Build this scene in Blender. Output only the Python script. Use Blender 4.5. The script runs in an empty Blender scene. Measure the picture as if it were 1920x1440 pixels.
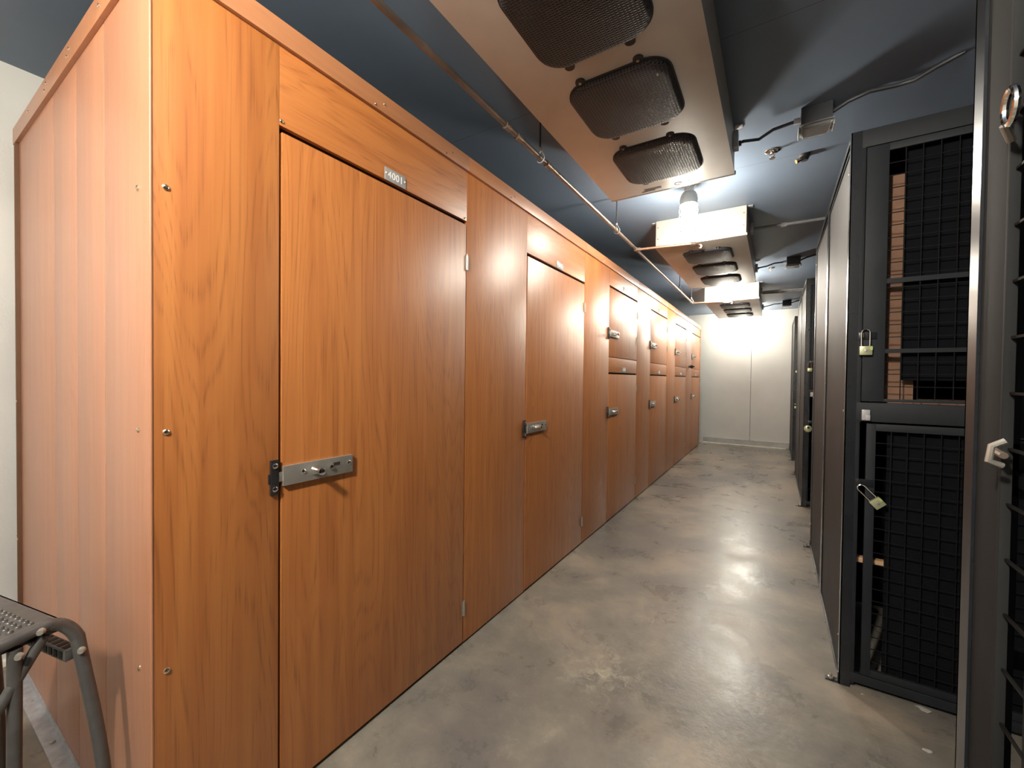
import bpy, bmesh, math, random
from mathutils import Vector, Matrix
random.seed(7)
PI = math.pi
SC = bpy.context.scene
C = SC.collection

# ------------------------------------------------------------------ camera
F_PX, YAW, PIT, ROL = 775.518, 0.565850, 0.0158720, 0.0111027
cy, sy = math.cos(YAW), math.sin(YAW)
fw = Vector((-sy*math.cos(PIT), cy*math.cos(PIT), -math.sin(PIT)))
r0 = Vector((cy, sy, 0)); u0 = r0.cross(fw)
rt = r0*math.cos(ROL) + u0*math.sin(ROL); up = rt.cross(fw)
cam_d = bpy.data.cameras.new('camera'); cam = bpy.data.objects.new('camera', cam_d); C.objects.link(cam)
cam_d.sensor_width = 36; cam_d.lens = F_PX/1920*36; cam_d.clip_start = .02; cam_d.clip_end = 60
m = Matrix((( rt.x, up.x, -fw.x, 0), (rt.y, up.y, -fw.y, 0), (rt.z, up.z, -fw.z, 1.354), (0, 0, 0, 1)))
cam.matrix_world = m
SC.camera = cam

# ------------------------------------------------------------------ world, exposure
w = bpy.data.worlds.new('world'); SC.world = w; w.use_nodes = True
w.node_tree.nodes['Background'].inputs[0].default_value = (.45, .55, .75, 1)
w.node_tree.nodes['Background'].inputs[1].default_value = .02
SC.view_settings.view_transform = 'Standard'; SC.view_settings.look = 'None'
SC.view_settings.gamma = 1; SC.view_settings.use_curve_mapping = False
SC.view_settings.exposure = 2.12
LAMP_STRENGTH = 120.0
LAMP_COLOR = (1.0, .93, .80, 1)

# ------------------------------------------------------------------ materials
def new_mat(name):
    mt = bpy.data.materials.new(name); mt.use_nodes = True
    nt = mt.node_tree; b = nt.nodes['Principled BSDF']
    return mt, nt, b
def setp(b, col=None, rough=None, metal=None, spec=None):
    if col is not None: b.inputs['Base Color'].default_value = (*col, 1)
    if rough is not None: b.inputs['Roughness'].default_value = rough
    if metal is not None: b.inputs['Metallic'].default_value = metal
    if spec is not None: b.inputs['Specular IOR Level'].default_value = spec
def N(nt, t, **kw):
    n = nt.nodes.new(t)
    for k, v in kw.items():
        if hasattr(n, k): setattr(n, k, v)
        else: n.inputs[k].default_value = v
    return n
def ramp(nt, pts):
    n = nt.nodes.new('ShaderNodeValToRGB'); e = n.color_ramp.elements
    while len(e) < len(pts): e.new(.5)
    for q, (p, c) in zip(e, pts): q.position = p; q.color = (*c, 1) if len(c) == 3 else c
    return n
def simple(name, col, rough=.5, metal=0., spec=.5, var=.06, scale=14, bump=.0):
    """plain painted or metal surface with a little procedural variation"""
    mt, nt, b = new_mat(name); setp(b, col, rough, metal, spec); L = nt.links
    tc = N(nt, 'ShaderNodeTexCoord'); no = N(nt, 'ShaderNodeTexNoise'); no.inputs['Scale'].default_value = scale
    no.inputs['Detail'].default_value = 4
    L.new(tc.outputs['Object'], no.inputs['Vector'])
    lo = tuple(max(0, c*(1-var*2)) for c in col); hi = tuple(min(1, c*(1+var*2)) for c in col)
    rp = ramp(nt, [(.3, lo), (.7, hi)]); L.new(no.outputs['Fac'], rp.inputs['Fac']); L.new(rp.outputs['Color'], b.inputs['Base Color'])
    if bump:
        bp = N(nt, 'ShaderNodeBump'); bp.inputs['Strength'].default_value = bump; bp.inputs['Distance'].default_value = .002
        L.new(no.outputs['Fac'], bp.inputs['Height']); L.new(bp.outputs['Normal'], b.inputs['Normal'])
    return mt
def wood(name, light, dark, line, rough, horiz=False, lines=1.0, bumps=.25):
    mt, nt, b = new_mat(name); L = nt.links
    setp(b, rough=rough, spec=.45)
    b.inputs['Coat Weight'].default_value = .8; b.inputs['Coat Roughness'].default_value = .62
    tc = N(nt, 'ShaderNodeTexCoord'); oi = N(nt, 'ShaderNodeObjectInfo')
    mul = N(nt, 'ShaderNodeVectorMath', operation='SCALE'); mul.inputs[0].default_value = (13.1, 7.7, 5.3)
    L.new(oi.outputs['Random'], mul.inputs['Scale'])
    add = N(nt, 'ShaderNodeVectorMath', operation='ADD')
    L.new(tc.outputs['Object'], add.inputs[0]); L.new(mul.outputs[0], add.inputs[1])
    def mapped(s):
        mp = N(nt, 'ShaderNodeMapping'); L.new(add.outputs[0], mp.inputs['Vector'])
        mp.inputs['Scale'].default_value = s if not horiz else (s[0], s[2], s[1])
        return mp
    a = mapped((4.6, 4.6, .50)); n1 = N(nt, 'ShaderNodeTexNoise'); n1.inputs['Scale'].default_value = 1.0
    n1.inputs['Detail'].default_value = 2.0; n1.inputs['Roughness'].default_value = .35; n1.inputs['Distortion'].default_value = .3
    L.new(a.outputs[0], n1.inputs['Vector'])
    c2 = mapped((230, 230, 3.2)); n2 = N(nt, 'ShaderNodeTexNoise'); n2.inputs['Scale'].default_value = 1.0; n2.inputs['Detail'].default_value = 3
    L.new(c2.outputs[0], n2.inputs['Vector'])
    c3 = mapped((30, 30, 1.2)); n3 = N(nt, 'ShaderNodeTexNoise'); n3.inputs['Scale'].default_value = 1.0; n3.inputs['Detail'].default_value = 3
    L.new(c3.outputs[0], n3.inputs['Vector'])
    # contour lines of the broad noise make the cathedral figure
    m1 = N(nt, 'ShaderNodeMath', operation='MULTIPLY'); m1.inputs[1].default_value = 26.0; L.new(n1.outputs['Fac'], m1.inputs[0])
    j = N(nt, 'ShaderNodeMath', operation='MULTIPLY_ADD'); j.inputs[1].default_value = 1.3; L.new(n3.outputs['Fac'], j.inputs[0]); L.new(m1.outputs[0], j.inputs[2])
    fr = N(nt, 'ShaderNodeMath', operation='FRACT'); L.new(j.outputs[0], fr.inputs[0])
    pk = ramp(nt, [(0, (1, 1, 1)), (.22, (.1, .1, .1)), (.75, (0, 0, 0)), (1, (.9, .9, .9))]); L.new(fr.outputs[0], pk.inputs['Fac'])
    # broken by the fine streaks
    st = ramp(nt, [(.40, (0, 0, 0)), (.62, (1, 1, 1))]); L.new(n2.outputs['Fac'], st.inputs['Fac'])
    brk = N(nt, 'ShaderNodeMath', operation='MULTIPLY'); L.new(pk.outputs['Color'], brk.inputs[0]); L.new(st.outputs['Color'], brk.inputs[1])
    sc = N(nt, 'ShaderNodeMath', operation='MULTIPLY'); sc.inputs[1].default_value = .62*lines; L.new(brk.outputs[0], sc.inputs[0])
    base = ramp(nt, [(.3, dark), (.68, light)]); L.new(n3.outputs['Fac'], base.inputs['Fac'])
    mx = N(nt, 'ShaderNodeMix', data_type='RGBA'); L.new(sc.outputs[0], mx.inputs[0]); L.new(base.outputs['Color'], mx.inputs[6]); mx.inputs[7].default_value = (*line, 1)
    por = ramp(nt, [(.62, (0, 0, 0)), (.75, (1, 1, 1))]); L.new(n2.outputs['Fac'], por.inputs['Fac'])
    ps = N(nt, 'ShaderNodeMath', operation='MULTIPLY'); ps.inputs[1].default_value = .25*lines; L.new(por.outputs['Color'], ps.inputs[0])
    m2 = N(nt, 'ShaderNodeMix', data_type='RGBA'); L.new(ps.outputs[0], m2.inputs[0]); L.new(mx.outputs[2], m2.inputs[6]); m2.inputs[7].default_value = (*line, 1)
    L.new(m2.outputs[2], b.inputs['Base Color'])
    bp = N(nt, 'ShaderNodeBump'); bp.inputs['Strength'].default_value = bumps; bp.inputs['Distance'].default_value = .0006
    bp.invert = True
    L.new(sc.outputs[0], bp.inputs['Height']); L.new(bp.outputs['Normal'], b.inputs['Normal'])
    return mt

M = {}
M['wood'] = wood('orange_wood_laminate', (.54, .192, .044), (.43, .135, .028), (.235, .064, .012), .40)
M['wood_h'] = wood('orange_wood_laminate_cross', (.54, .192, .044), (.43, .135, .028), (.235, .064, .012), .40, horiz=True)
M['wood_haze'] = wood('orange_wood_laminate_glare_haze', (.50, .22, .115), (.45, .19, .095), (.33, .13, .06), .40, lines=.55, bumps=.08)  # same laminate, colour paled to stand in for glare haze
M['trim'] = wood('wood_print_trim', (.48, .20, .085), (.42, .17, .068), (.30, .11, .04), .36, lines=.4, horiz=True, bumps=.05)
M['gap'] = simple('dark_door_gap', (.035, .018, .012), .7)
M['carcase'] = simple('brown_carcase', (.12, .055, .025), .7)
M['steel'] = simple('zinc_plated_steel', (.46, .43, .38), .30, .6, var=.03, scale=40)
M['chrome'] = simple('chrome', (.85, .83, .80), .10, 1.0, var=.01)
M['brass_screw'] = simple('bright_screw_head', (.85, .72, .55), .25, 1.0, var=.02)
M['dark_steel'] = simple('dark_strike_steel', (.06, .055, .055), .35, .6)
M['plate'] = simple('grey_number_plate', (.36, .36, .36), .32, .1, var=.02)
M['white'] = simple('white_lettering', (.92, .91, .88), .5, var=.01)
M['cage'] = simple('black_powder_coat', (.013, .0145, .018), .27, .0, spec=.55, var=.12, scale=6)
M['cage_panel'] = simple('black_panel_steel', (.032, .031, .031), .60, .0, spec=.4, var=.12, scale=3)
M['cage_face'] = simple('matt_black_door_steel', (.014, .0165, .021), .58, .0, spec=.32, var=.1, scale=5)
M['stile'] = simple('dull_black_stile_steel', (.020, .020, .020), .75, .0, spec=.15, var=.12, scale=3)
M['wire'] = simple('black_wire', (.007, .007, .007), .6, .0, spec=.15)
M['liner'] = simple('black_liner_board', (.006, .0065, .009), .85, spec=.08, scale=5)
M['tan'] = simple('tan_cardboard', (.24, .135, .09), .85, spec=.2, var=.08, scale=8)
M['lightwood'] = simple('pale_shelf_wood', (.55, .33, .18), .6)
M['galv'] = simple('galvanised_angle', (.50, .50, .52), .45, .5, var=.1, scale=30)
M['unit'] = simple('cream_painted_aluminium', (.54, .505, .455), .42, .15, var=.03, scale=5)
M['copper'] = simple('dull_copper', (.62, .33, .22), .36, .85, var=.10, scale=9)
M['tarnished'] = simple('tarnished_copper_pipe', (.30, .235, .20), .38, .8, var=.15, scale=7)
M['solder'] = simple('tarnished_fitting', (.34, .27, .22), .4, .8)
M['rod'] = simple('black_hanger_steel', (.07, .065, .065), .45, .6)
M['pipe_grey'] = simple('grey_painted_pipe', (.23, .23, .24), .45, .2)
M['cable'] = simple('dark_cable', (.035, .037, .042), .5)
M['box'] = simple('black_box_plastic', (.045, .048, .055), .5)
M['hood'] = simple('cast_aluminium_hood', (.52, .50, .46), .4, .5, var=.04)
M['brass'] = simple('brass', (.75, .52, .26), .25, 1.0)
M['rubber'] = simple('black_rubber', (.02, .02, .02), .7)
M['stool'] = simple('grey_stool_paint', (.105, .10, .095), .36, .3, spec=.6, var=.08, scale=30)
M['lockbody'] = simple('brass_green_padlock', (.50, .52, .33), .35, .5, var=.05)
M['lockgreen'] = simple('green_padlock_label', (.50, .62, .20), .5, var=.05)
M['bracket'] = simple('pale_latch_bracket', (.42, .42, .43), .45, .2)
M['paper'] = simple('crumpled_paper', (.80, .78, .74), .8)
M['mark'] = simple('dark_rub_marks', (.19, .17, .165), .6)

# globe
def globe_mat(k):
    mt, nt, b = new_mat('lit_globe'); setp(b, (.9, .9, .88), .3)
    b.inputs['Emission Color'].default_value = LAMP_COLOR; b.inputs['Emission Strength'].default_value = LAMP_STRENGTH*k
    return mt
# clear cover
mt, nt, b = new_mat('clear_polycarbonate'); setp(b, (.93, .95, .95), .12); b.inputs['Transmission Weight'].default_value = .8; b.inputs['IOR'].default_value = 1.45
M['clear'] = mt

# fan guard: dark moulded grille with a woven slot pattern
mt, nt, b = new_mat('fan_guard_mesh'); L = nt.links; setp(b, (.03, .032, .038), .6)
tc = N(nt, 'ShaderNodeTexCoord')
def waves(ax, sc):
    wv = N(nt, 'ShaderNodeTexWave', wave_type='BANDS', bands_direction=ax); wv.inputs['Scale'].default_value = sc; wv.inputs['Distortion'].default_value = .6
    wv.inputs['Detail'].default_value = 0; L.new(tc.outputs['Object'], wv.inputs['Vector']); return wv
w1, w2 = waves('X', 26), waves('Y', 34)
mm = N(nt, 'ShaderNodeMath', operation='MAXIMUM'); L.new(w1.outputs['Fac'], mm.inputs[0]); L.new(w2.outputs['Fac'], mm.inputs[1])
rp = ramp(nt, [(.45, (.004, .004, .006)), (.85, (.040, .043, .052))]); L.new(mm.outputs[0], rp.inputs['Fac']); L.new(rp.outputs['Color'], b.inputs['Base Color'])
bp = N(nt, 'ShaderNodeBump'); bp.inputs['Strength'].default_value = .6; bp.inputs['Distance'].default_value = .003
L.new(mm.outputs[0], bp.inputs['Height']); L.new(bp.outputs['Normal'], b.inputs['Normal'])
M['guard'] = mt
M['guard_rim'] = simple('fan_guard_rim', (.030, .032, .038), .45)

# concrete floor
mt, nt, b = new_mat('sealed_concrete'); L = nt.links; setp(b, spec=.5)
tc = N(nt, 'ShaderNodeTexCoord')
def noi(sc, det, rg=.55, dist=0.):
    n = N(nt, 'ShaderNodeTexNoise'); n.inputs['Scale'].default_value = sc; n.inputs['Detail'].default_value = det
    n.inputs['Roughness'].default_value = rg; n.inputs['Distortion'].default_value = dist
    L.new(tc.outputs['Object'], n.inputs['Vector']); return n
n1 = noi(1.25, 6, .62, .4); n2 = noi(2.6, 14, .72, .25); n3 = noi(38, 4); n4 = noi(7.5, 14, .80, .3)
r1 = ramp(nt, [(.40, (.195, .176, .158)), (.50, (.245, .224, .186)), (.60, (.345, .292, .232))]); L.new(n1.outputs['Fac'], r1.inputs['Fac'])
r2 = ramp(nt, [(.30, (.58, .60, .63)), (.50, (1.0, 1.0, 1.0)), (.70, (1.38, 1.34, 1.26))]); L.new(n2.outputs['Fac'], r2.inputs['Fac'])
mx = N(nt, 'ShaderNodeMix', data_type='RGBA', blend_type='MULTIPLY'); mx.inputs[0].default_value = .8
L.new(r1.outputs['Color'], mx.inputs[6]); L.new(r2.outputs['Color'], mx.inputs[7])
r4 = ramp(nt, [(.56, (0, 0, 0)), (.78, (1, 1, 1))]); L.new(n4.outputs['Fac'], r4.inputs['Fac'])
k4 = N(nt, 'ShaderNodeMath', operation='MULTIPLY'); k4.inputs[1].default_value = .55; L.new(r4.outputs['Color'], k4.inputs[0])
m4 = N(nt, 'ShaderNodeMix', data_type='RGBA'); L.new(k4.outputs[0], m4.inputs[0]); L.new(mx.outputs[2], m4.inputs[6]); m4.inputs[7].default_value = (.58, .55, .46, 1)
# fine pale scratches
mp = N(nt, 'ShaderNodeMapping'); mp.inputs['Rotation'].default_value = (0, 0, .5); mp.inputs['Scale'].default_value = (60, 3.0, 1); L.new(tc.outputs['Object'], mp.inputs['Vector'])
ns = N(nt, 'ShaderNodeTexNoise'); ns.inputs['Scale'].default_value = 1.0; ns.inputs['Detail'].default_value = 5; L.new(mp.outputs[0], ns.inputs['Vector'])
rs = ramp(nt, [(.68, (0, 0, 0)), (.76, (1, 1, 1))]); L.new(ns.outputs['Fac'], rs.inputs['Fac'])
ks = N(nt, 'ShaderNodeMath', operation='MULTIPLY'); ks.inputs[1].default_value = .45; L.new(rs.outputs['Color'], ks.inputs[0])
m5 = N(nt, 'ShaderNodeMix', data_type='RGBA'); L.new(ks.outputs[0], m5.inputs[0]); L.new(m4.outputs[2], m5.inputs[6]); m5.inputs[7].default_value = (.48, .45, .38, 1)
# pale flecks and one chipped, scuffed patch of its own shape in front of the second filler
n6 = noi(55, 6, .7); r6 = ramp(nt, [(.66, (0, 0, 0)), (.72, (1, 1, 1))]); L.new(n6.outputs['Fac'], r6.inputs['Fac'])
k6 = N(nt, 'ShaderNodeMath', operation='MULTIPLY'); k6.inputs[1].default_value = .6; L.new(r6.outputs['Color'], k6.inputs[0])
vd = N(nt, 'ShaderNodeVectorMath', operation='DISTANCE'); vd.inputs[1].default_value = (-.64, 1.84, 0); L.new(tc.outputs['Object'], vd.inputs[0])
rd = ramp(nt, [(.05, (1, 1, 1)), (.26, (0, 0, 0))]); L.new(vd.outputs['Value'], rd.inputs['Fac'])
n7 = noi(16, 10, .75, .8); r7 = ramp(nt, [(.48, (0, 0, 0)), (.62, (1, 1, 1))]); L.new(n7.outputs['Fac'], r7.inputs['Fac'])
k7 = N(nt, 'ShaderNodeMath', operation='MULTIPLY'); L.new(rd.outputs['Color'], k7.inputs[0]); L.new(r7.outputs['Color'], k7.inputs[1])
k8 = N(nt, 'ShaderNodeMath', operation='MAXIMUM'); L.new(k6.outputs[0], k8.inputs[0]); L.new(k7.outputs[0], k8.inputs[1])
m6 = N(nt, 'ShaderNodeMix', data_type='RGBA'); L.new(k8.outputs[0], m6.inputs[0]); L.new(m5.outputs[2], m6.inputs[6]); m6.inputs[7].default_value = (.50, .46, .36, 1)
m5 = m6
L.new(m5.outputs[2], b.inputs['Base Color'])
rr = ramp(nt, [(.35, (.23, .23, .23)), (.65, (.40, .40, .40))]); L.new(n2.outputs['Fac'], rr.inputs['Fac']); L.new(rr.outputs['Color'], b.inputs['Roughness'])
ba = N(nt, 'ShaderNodeMath', operation='MULTIPLY_ADD'); ba.inputs[1].default_value = .45; L.new(n3.outputs['Fac'], ba.inputs[0]); L.new(n2.outputs['Fac'], ba.inputs[2])
bp = N(nt, 'ShaderNodeBump'); bp.inputs['Strength'].default_value = .35; bp.inputs['Distance'].default_value = .006
L.new(ba.outputs[0], bp.inputs['Height']); L.new(bp.outputs['Normal'], b.inputs['Normal'])
M['floor'] = mt

def panelled(name, col, rough, axis, pitch, off, width, line, emboss=.0, var=.05):
    """coated cold-room panels: thin joints every <pitch> metres along one axis"""
    mt, nt, b = new_mat(name); L = nt.links; setp(b, rough=rough, spec=.4)
    tc = N(nt, 'ShaderNodeTexCoord'); sp = N(nt, 'ShaderNodeSeparateXYZ'); L.new(tc.outputs['Object'], sp.inputs[0])
    a = N(nt, 'ShaderNodeMath', operation='SUBTRACT'); a.inputs[1].default_value = off; L.new(sp.outputs[axis], a.inputs[0])
    p = N(nt, 'ShaderNodeMath', operation='PINGPONG'); p.inputs[1].default_value = pitch/2
    L.new(a.outputs[0], p.inputs[0])
    lt = N(nt, 'ShaderNodeMath', operation='LESS_THAN'); lt.inputs[1].default_value = width/2; L.new(p.outputs[0], lt.inputs[0])
    no = N(nt, 'ShaderNodeTexNoise'); no.inputs['Scale'].default_value = 2.2; no.inputs['Detail'].default_value = 5; L.new(tc.outputs['Object'], no.inputs['Vector'])
    rp = ramp(nt, [(.3, tuple(c*(1-var) for c in col)), (.7, tuple(c*(1+var) for c in col))]); L.new(no.outputs['Fac'], rp.inputs['Fac'])
    mx = N(nt, 'ShaderNodeMix', data_type='RGBA'); L.new(lt.outputs[0], mx.inputs[0]); L.new(rp.outputs['Color'], mx.inputs[6]); mx.inputs[7].default_value = (*line, 1)
    L.new(mx.outputs[2], b.inputs['Base Color'])
    if emboss:
        n2 = N(nt, 'ShaderNodeTexNoise'); n2.inputs['Scale'].default_value = 110; n2.inputs['Detail'].default_value = 2; L.new(tc.outputs['Object'], n2.inputs['Vector'])
        bp = N(nt, 'ShaderNodeBump'); bp.inputs['Strength'].default_value = emboss; bp.inputs['Distance'].default_value = .0015
        L.new(n2.outputs['Fac'], bp.inputs['Height']); L.new(bp.outputs['Normal'], b.inputs['Normal'])
    return mt
M['ceil'] = panelled('blue_grey_ceiling_panels', (.165, .215, .290), .44, 'Y', 1.215, 1.918, .004, (.11, .12, .13))
M['wall_end'] = panelled('pale_grey_wall_panels', (.56, .56, .53), .45, 'X', 1.215, -.415, .010, (.16, .16, .16))
M['wall_left'] = panelled('embossed_white_wall', (.62, .61, .58), .42, 'Y', 2.44, -1.2, .006, (.3, .3, .3), emboss=.5)
M['wall_dark'] = panelled('dark_grey_wall_panels', (.16, .16, .16), .5, 'Y', 1.215, .1, .008, (.06, .06, .06))
M['base'] = simple('grey_wall_base', (.42, .41, .39), .5, var=.08, scale=6)
M['bead'] = simple('white_floor_bead', (.80, .78, .70), .5)

# ------------------------------------------------------------------ mesh helpers
class MB:
    """collects shapes in world coordinates; build() links them as ONE mesh object"""
    def __init__(s): s.bm = bmesh.new(); s.smooth = []
    def box(s, x0, x1, y0, y1, z0, z1, bevel=0, M4=None):
        t = bmesh.new()
        vs = [t.verts.new((x, y, z)) for x in (x0, x1) for y in (y0, y1) for z in (z0, z1)]
        for q in ((0,1,3,2), (4,6,7,5), (0,4,5,1), (2,3,7,6), (0,2,6,4), (1,5,7,3)): t.faces.new([vs[i] for i in q])
        if bevel: bmesh.ops.bevel(t, geom=t.edges[:], offset=bevel, segments=2, profile=.6, affect='EDGES')
        return s.add(t, M4)
    def add(s, t, M4=None, smooth=False):
        if M4 is not None: bmesh.ops.transform(t, matrix=M4, verts=t.verts[:])
        bmesh.ops.recalc_face_normals(t, faces=t.faces[:])
        me = bpy.data.meshes.new('tmp'); 
        for f in t.faces: f.smooth = smooth
        t.to_mesh(me); t.free(); s.bm.from_mesh(me); bpy.data.meshes.remove(me); return s
    def tube(s, pts, r, seg=10, caps=True, closed=False):
        """round tube along a list of points"""
        t = bmesh.new(); pts = [Vector(p) for p in pts]; n = len(pts); rings = []
        prev = None
        for i, p in enumerate(pts):
            if closed: d = (pts[(i+1) % n]-pts[i-1])
            else: d = (pts[min(i+1, n-1)]-pts[max(i-1, 0)])
            d.normalize()
            if prev is None:
                a = Vector((0, 0, 1)) if abs(d.z) < .9 else Vector((1, 0, 0)); u = d.cross(a).normalized()
            else: u = (prev - d*prev.dot(d)).normalized()
            v = d.cross(u); prev = u
            rr = r[i] if isinstance(r, (list, tuple)) else r
            rings.append([t.verts.new(p + (u*math.cos(2*PI*k/seg)+v*math.sin(2*PI*k/seg))*rr) for k in range(seg)])
        for i in range(n if closed else n-1):
            A, B = rings[i], rings[(i+1) % n]
            for k in range(seg): t.faces.new((A[k], A[(k+1) % seg], B[(k+1) % seg], B[k]))
        if caps and not closed: t.faces.new(rings[0][::-1]); t.faces.new(rings[-1])
        return s.add(t, smooth=True)
    def lathe(s, prof, centre, seg=20, axis='Z'):
        """prof = [(radius, height)...] turned about an axis through centre"""
        t = bmesh.new(); rings = []
        for (r, h) in prof:
            ring = []
            for k in range(seg):
                a = 2*PI*k/seg; c_, s_ = math.cos(a)*r, math.sin(a)*r
                v = (c_, s_, h) if axis == 'Z' else ((h, c_, s_) if axis == 'X' else (c_, h, s_))
                ring.append(t.verts.new(Vector(v)+Vector(centre)))
            rings.append(ring)
        for A, B in zip(rings, rings[1:]):
            for k in range(seg): t.faces.new((A[k], A[(k+1) % seg], B[(k+1) % seg], B[k]))
        t.faces.new(rings[0]); t.faces.new(rings[-1])
        return s.add(t, smooth=True)
    def prism(s, outline, z0, z1, M4=None, bevel=0):
        t = bmesh.new(); a = [t.verts.new((x, y, z0)) for x, y in outline]; b_ = [t.verts.new((x, y, z1)) for x, y in outline]
        n = len(a); t.faces.new(a); t.faces.new(b_)
        for i in range(n): t.faces.new((a[i], a[(i+1) % n], b_[(i+1) % n], b_[i]))
        if bevel:
            es = [e for e in t.edges if abs(e.verts[0].co.z-e.verts[1].co.z) < 1e-6]
            bmesh.ops.bevel(t, geom=es, offset=bevel, segments=2, affect='EDGES')
        return s.add(t, M4)
    def build(s, name, mat, parent=None):
        me = bpy.data.meshes.new(name); o = bpy.data.objects.new(name, me); C.objects.link(o)
        if parent is not None:
            root = parent
            org = Vector((0, 0, 0)); q = parent
            while q is not None: org += Vector(q.location); q = q.parent
            bmesh.ops.translate(s.bm, vec=-org, verts=s.bm.verts[:]); o.parent = parent
        s.bm.to_mesh(me); s.bm.free(); me.materials.append(mat)
        # soft shading only where faces were flagged smooth, with sharp edges kept
        for e in me.edges: pass
        try: me.set_sharp_from_angle(angle=math.radians(38))
        except Exception: pass
        return o
def empty(name, loc, label=None, cat=None, group=None):
    o = bpy.data.objects.new(name, None); o.empty_display_size = .05; C.objects.link(o); o.location = loc
    tag(o, label, cat, group); return o
def tag(o, label=None, cat=None, group=None, kind=None):
    if label: o['label'] = label
    if cat: o['category'] = cat
    if group: o['group'] = group
    if kind: o['kind'] = kind
    return o
def copy_tree(o, parent=None):
    c = o.copy(); C.objects.link(c); c.parent = parent
    for ch in list(o.children): copy_tree(ch, c)
    return c
def screw(x, y, z, ax, r=.006, h=.003):
    """pan head screw whose axis is ax (x or y), sticking out along sign of h"""
    b = MB(); prof = [(r, 0), (r, h*.45), (r*.7, h*.9), (r*.28, h), (r*.24, h*.55)]
    return b.lathe(prof, (x, y, z), 10, ax)

# ------------------------------------------------------------------ the room
H = 2.76
def struct(name, mb, mat): return tag(mb.build(name, mat), kind='structure')
struct('floor', MB().box(-3.1, 1.6, -3.4, 9.9, -.12, 0), M['floor'])
struct('ceiling', MB().box(-3.1, 1.6, -3.4, 9.9, H, H+.12), M['ceil'])
struct('wall_back', MB().box(-3.1, 1.6, 9.79, 9.9, 0, H), M['wall_end'])
struct('wall_left', MB().box(-3.1, -2.98, -3.4, 9.79, 0, H), M['wall_left'])
struct('wall_right', MB().box(1.45, 1.6, -3.4, 9.79, 0, H), M['wall_dark'])
struct('wall_front', MB().box(-2.98, 1.45, -3.4, -3.28, 0, H), M['wall_left'])
struct('baseboard_back', MB().box(-1.29, .262, 9.765, 9.789, 0, .115, .002), M['base'])
struct('trim_1', MB().box(-1.29, .20, 9.745, 9.768, 0, .016, .003), M['bead'])
struct('trim_2', MB().box(-1.29, .262, 9.76, 9.789, .115, .125, .002), M['wall_end'])
struct('baseboard_left', MB().box(-2.979, -2.955, -3.28, .37, 0, .03, .004), M['bead'])
for n_, zz in ((3, 2.50), (4, 1.36), (5, .176)):
    struct('trim_%d' % n_, MB().lathe([(.014, 0), (.014, -.004), (.006, -.007)], (-.415, 9.789, zz), 12, 'Y'), M['galv'])

# ------------------------------------------------------------------ storage lockers (left bank)
LX = -1.308; PY0 = .386; P = 1.516; D0 = .702; DW = .918; TOP = 2.44; TZ = 2.372
def text_mesh(s, size, mat, parent, y_c, z_c, x):
    cu = bpy.data.curves.new('digits', 'FONT'); cu.body = s; cu.size = size; cu.align_x = 'CENTER'; cu.align_y = 'CENTER'
    cu.extrude = .0004; cu.offset = .0004; cu.space_character = 1.12
    t = bpy.data.objects.new('tmp', cu); C.objects.link(t)
    dg = bpy.context.evaluated_depsgraph_get(); me = bpy.data.meshes.new_from_object(t.evaluated_get(dg))
    bpy.data.objects.remove(t); bpy.data.curves.remove(cu)
    # text x -> world y, text y -> world z, facing +x
    R = Matrix(((0, 0, 1, x), (.92, 0, 0, y_c), (0, 1, 0, z_c), (0, 0, 0, 1)))
    me.transform(R)
    o = bpy.data.objects.new('digits', me); C.objects.link(o)
    org = Vector((0, 0, 0)); q = parent
    while q is not None: org += Vector(q.location); q = q.parent
    me.transform(Matrix.Translation(-org)); me.materials.clear(); me.materials.append(mat); o.parent = parent
    return o
def number_plate(root, yc, z0, num):
    pl = MB().box(LX+.0005, LX+.0035, yc-.054, yc+.054, z0, z0+.050, .001).build('number_plate', M['plate'], root)
    text_mesh(num, .039, M['white'], pl, yc, z0+.025, LX+.0040)
    for s in (-1, 1):
        screw(LX+.0035, yc+s*.048, z0+.028, 'X', .0035, .0025).build('screw', M['white'], pl)
    return pl
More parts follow.
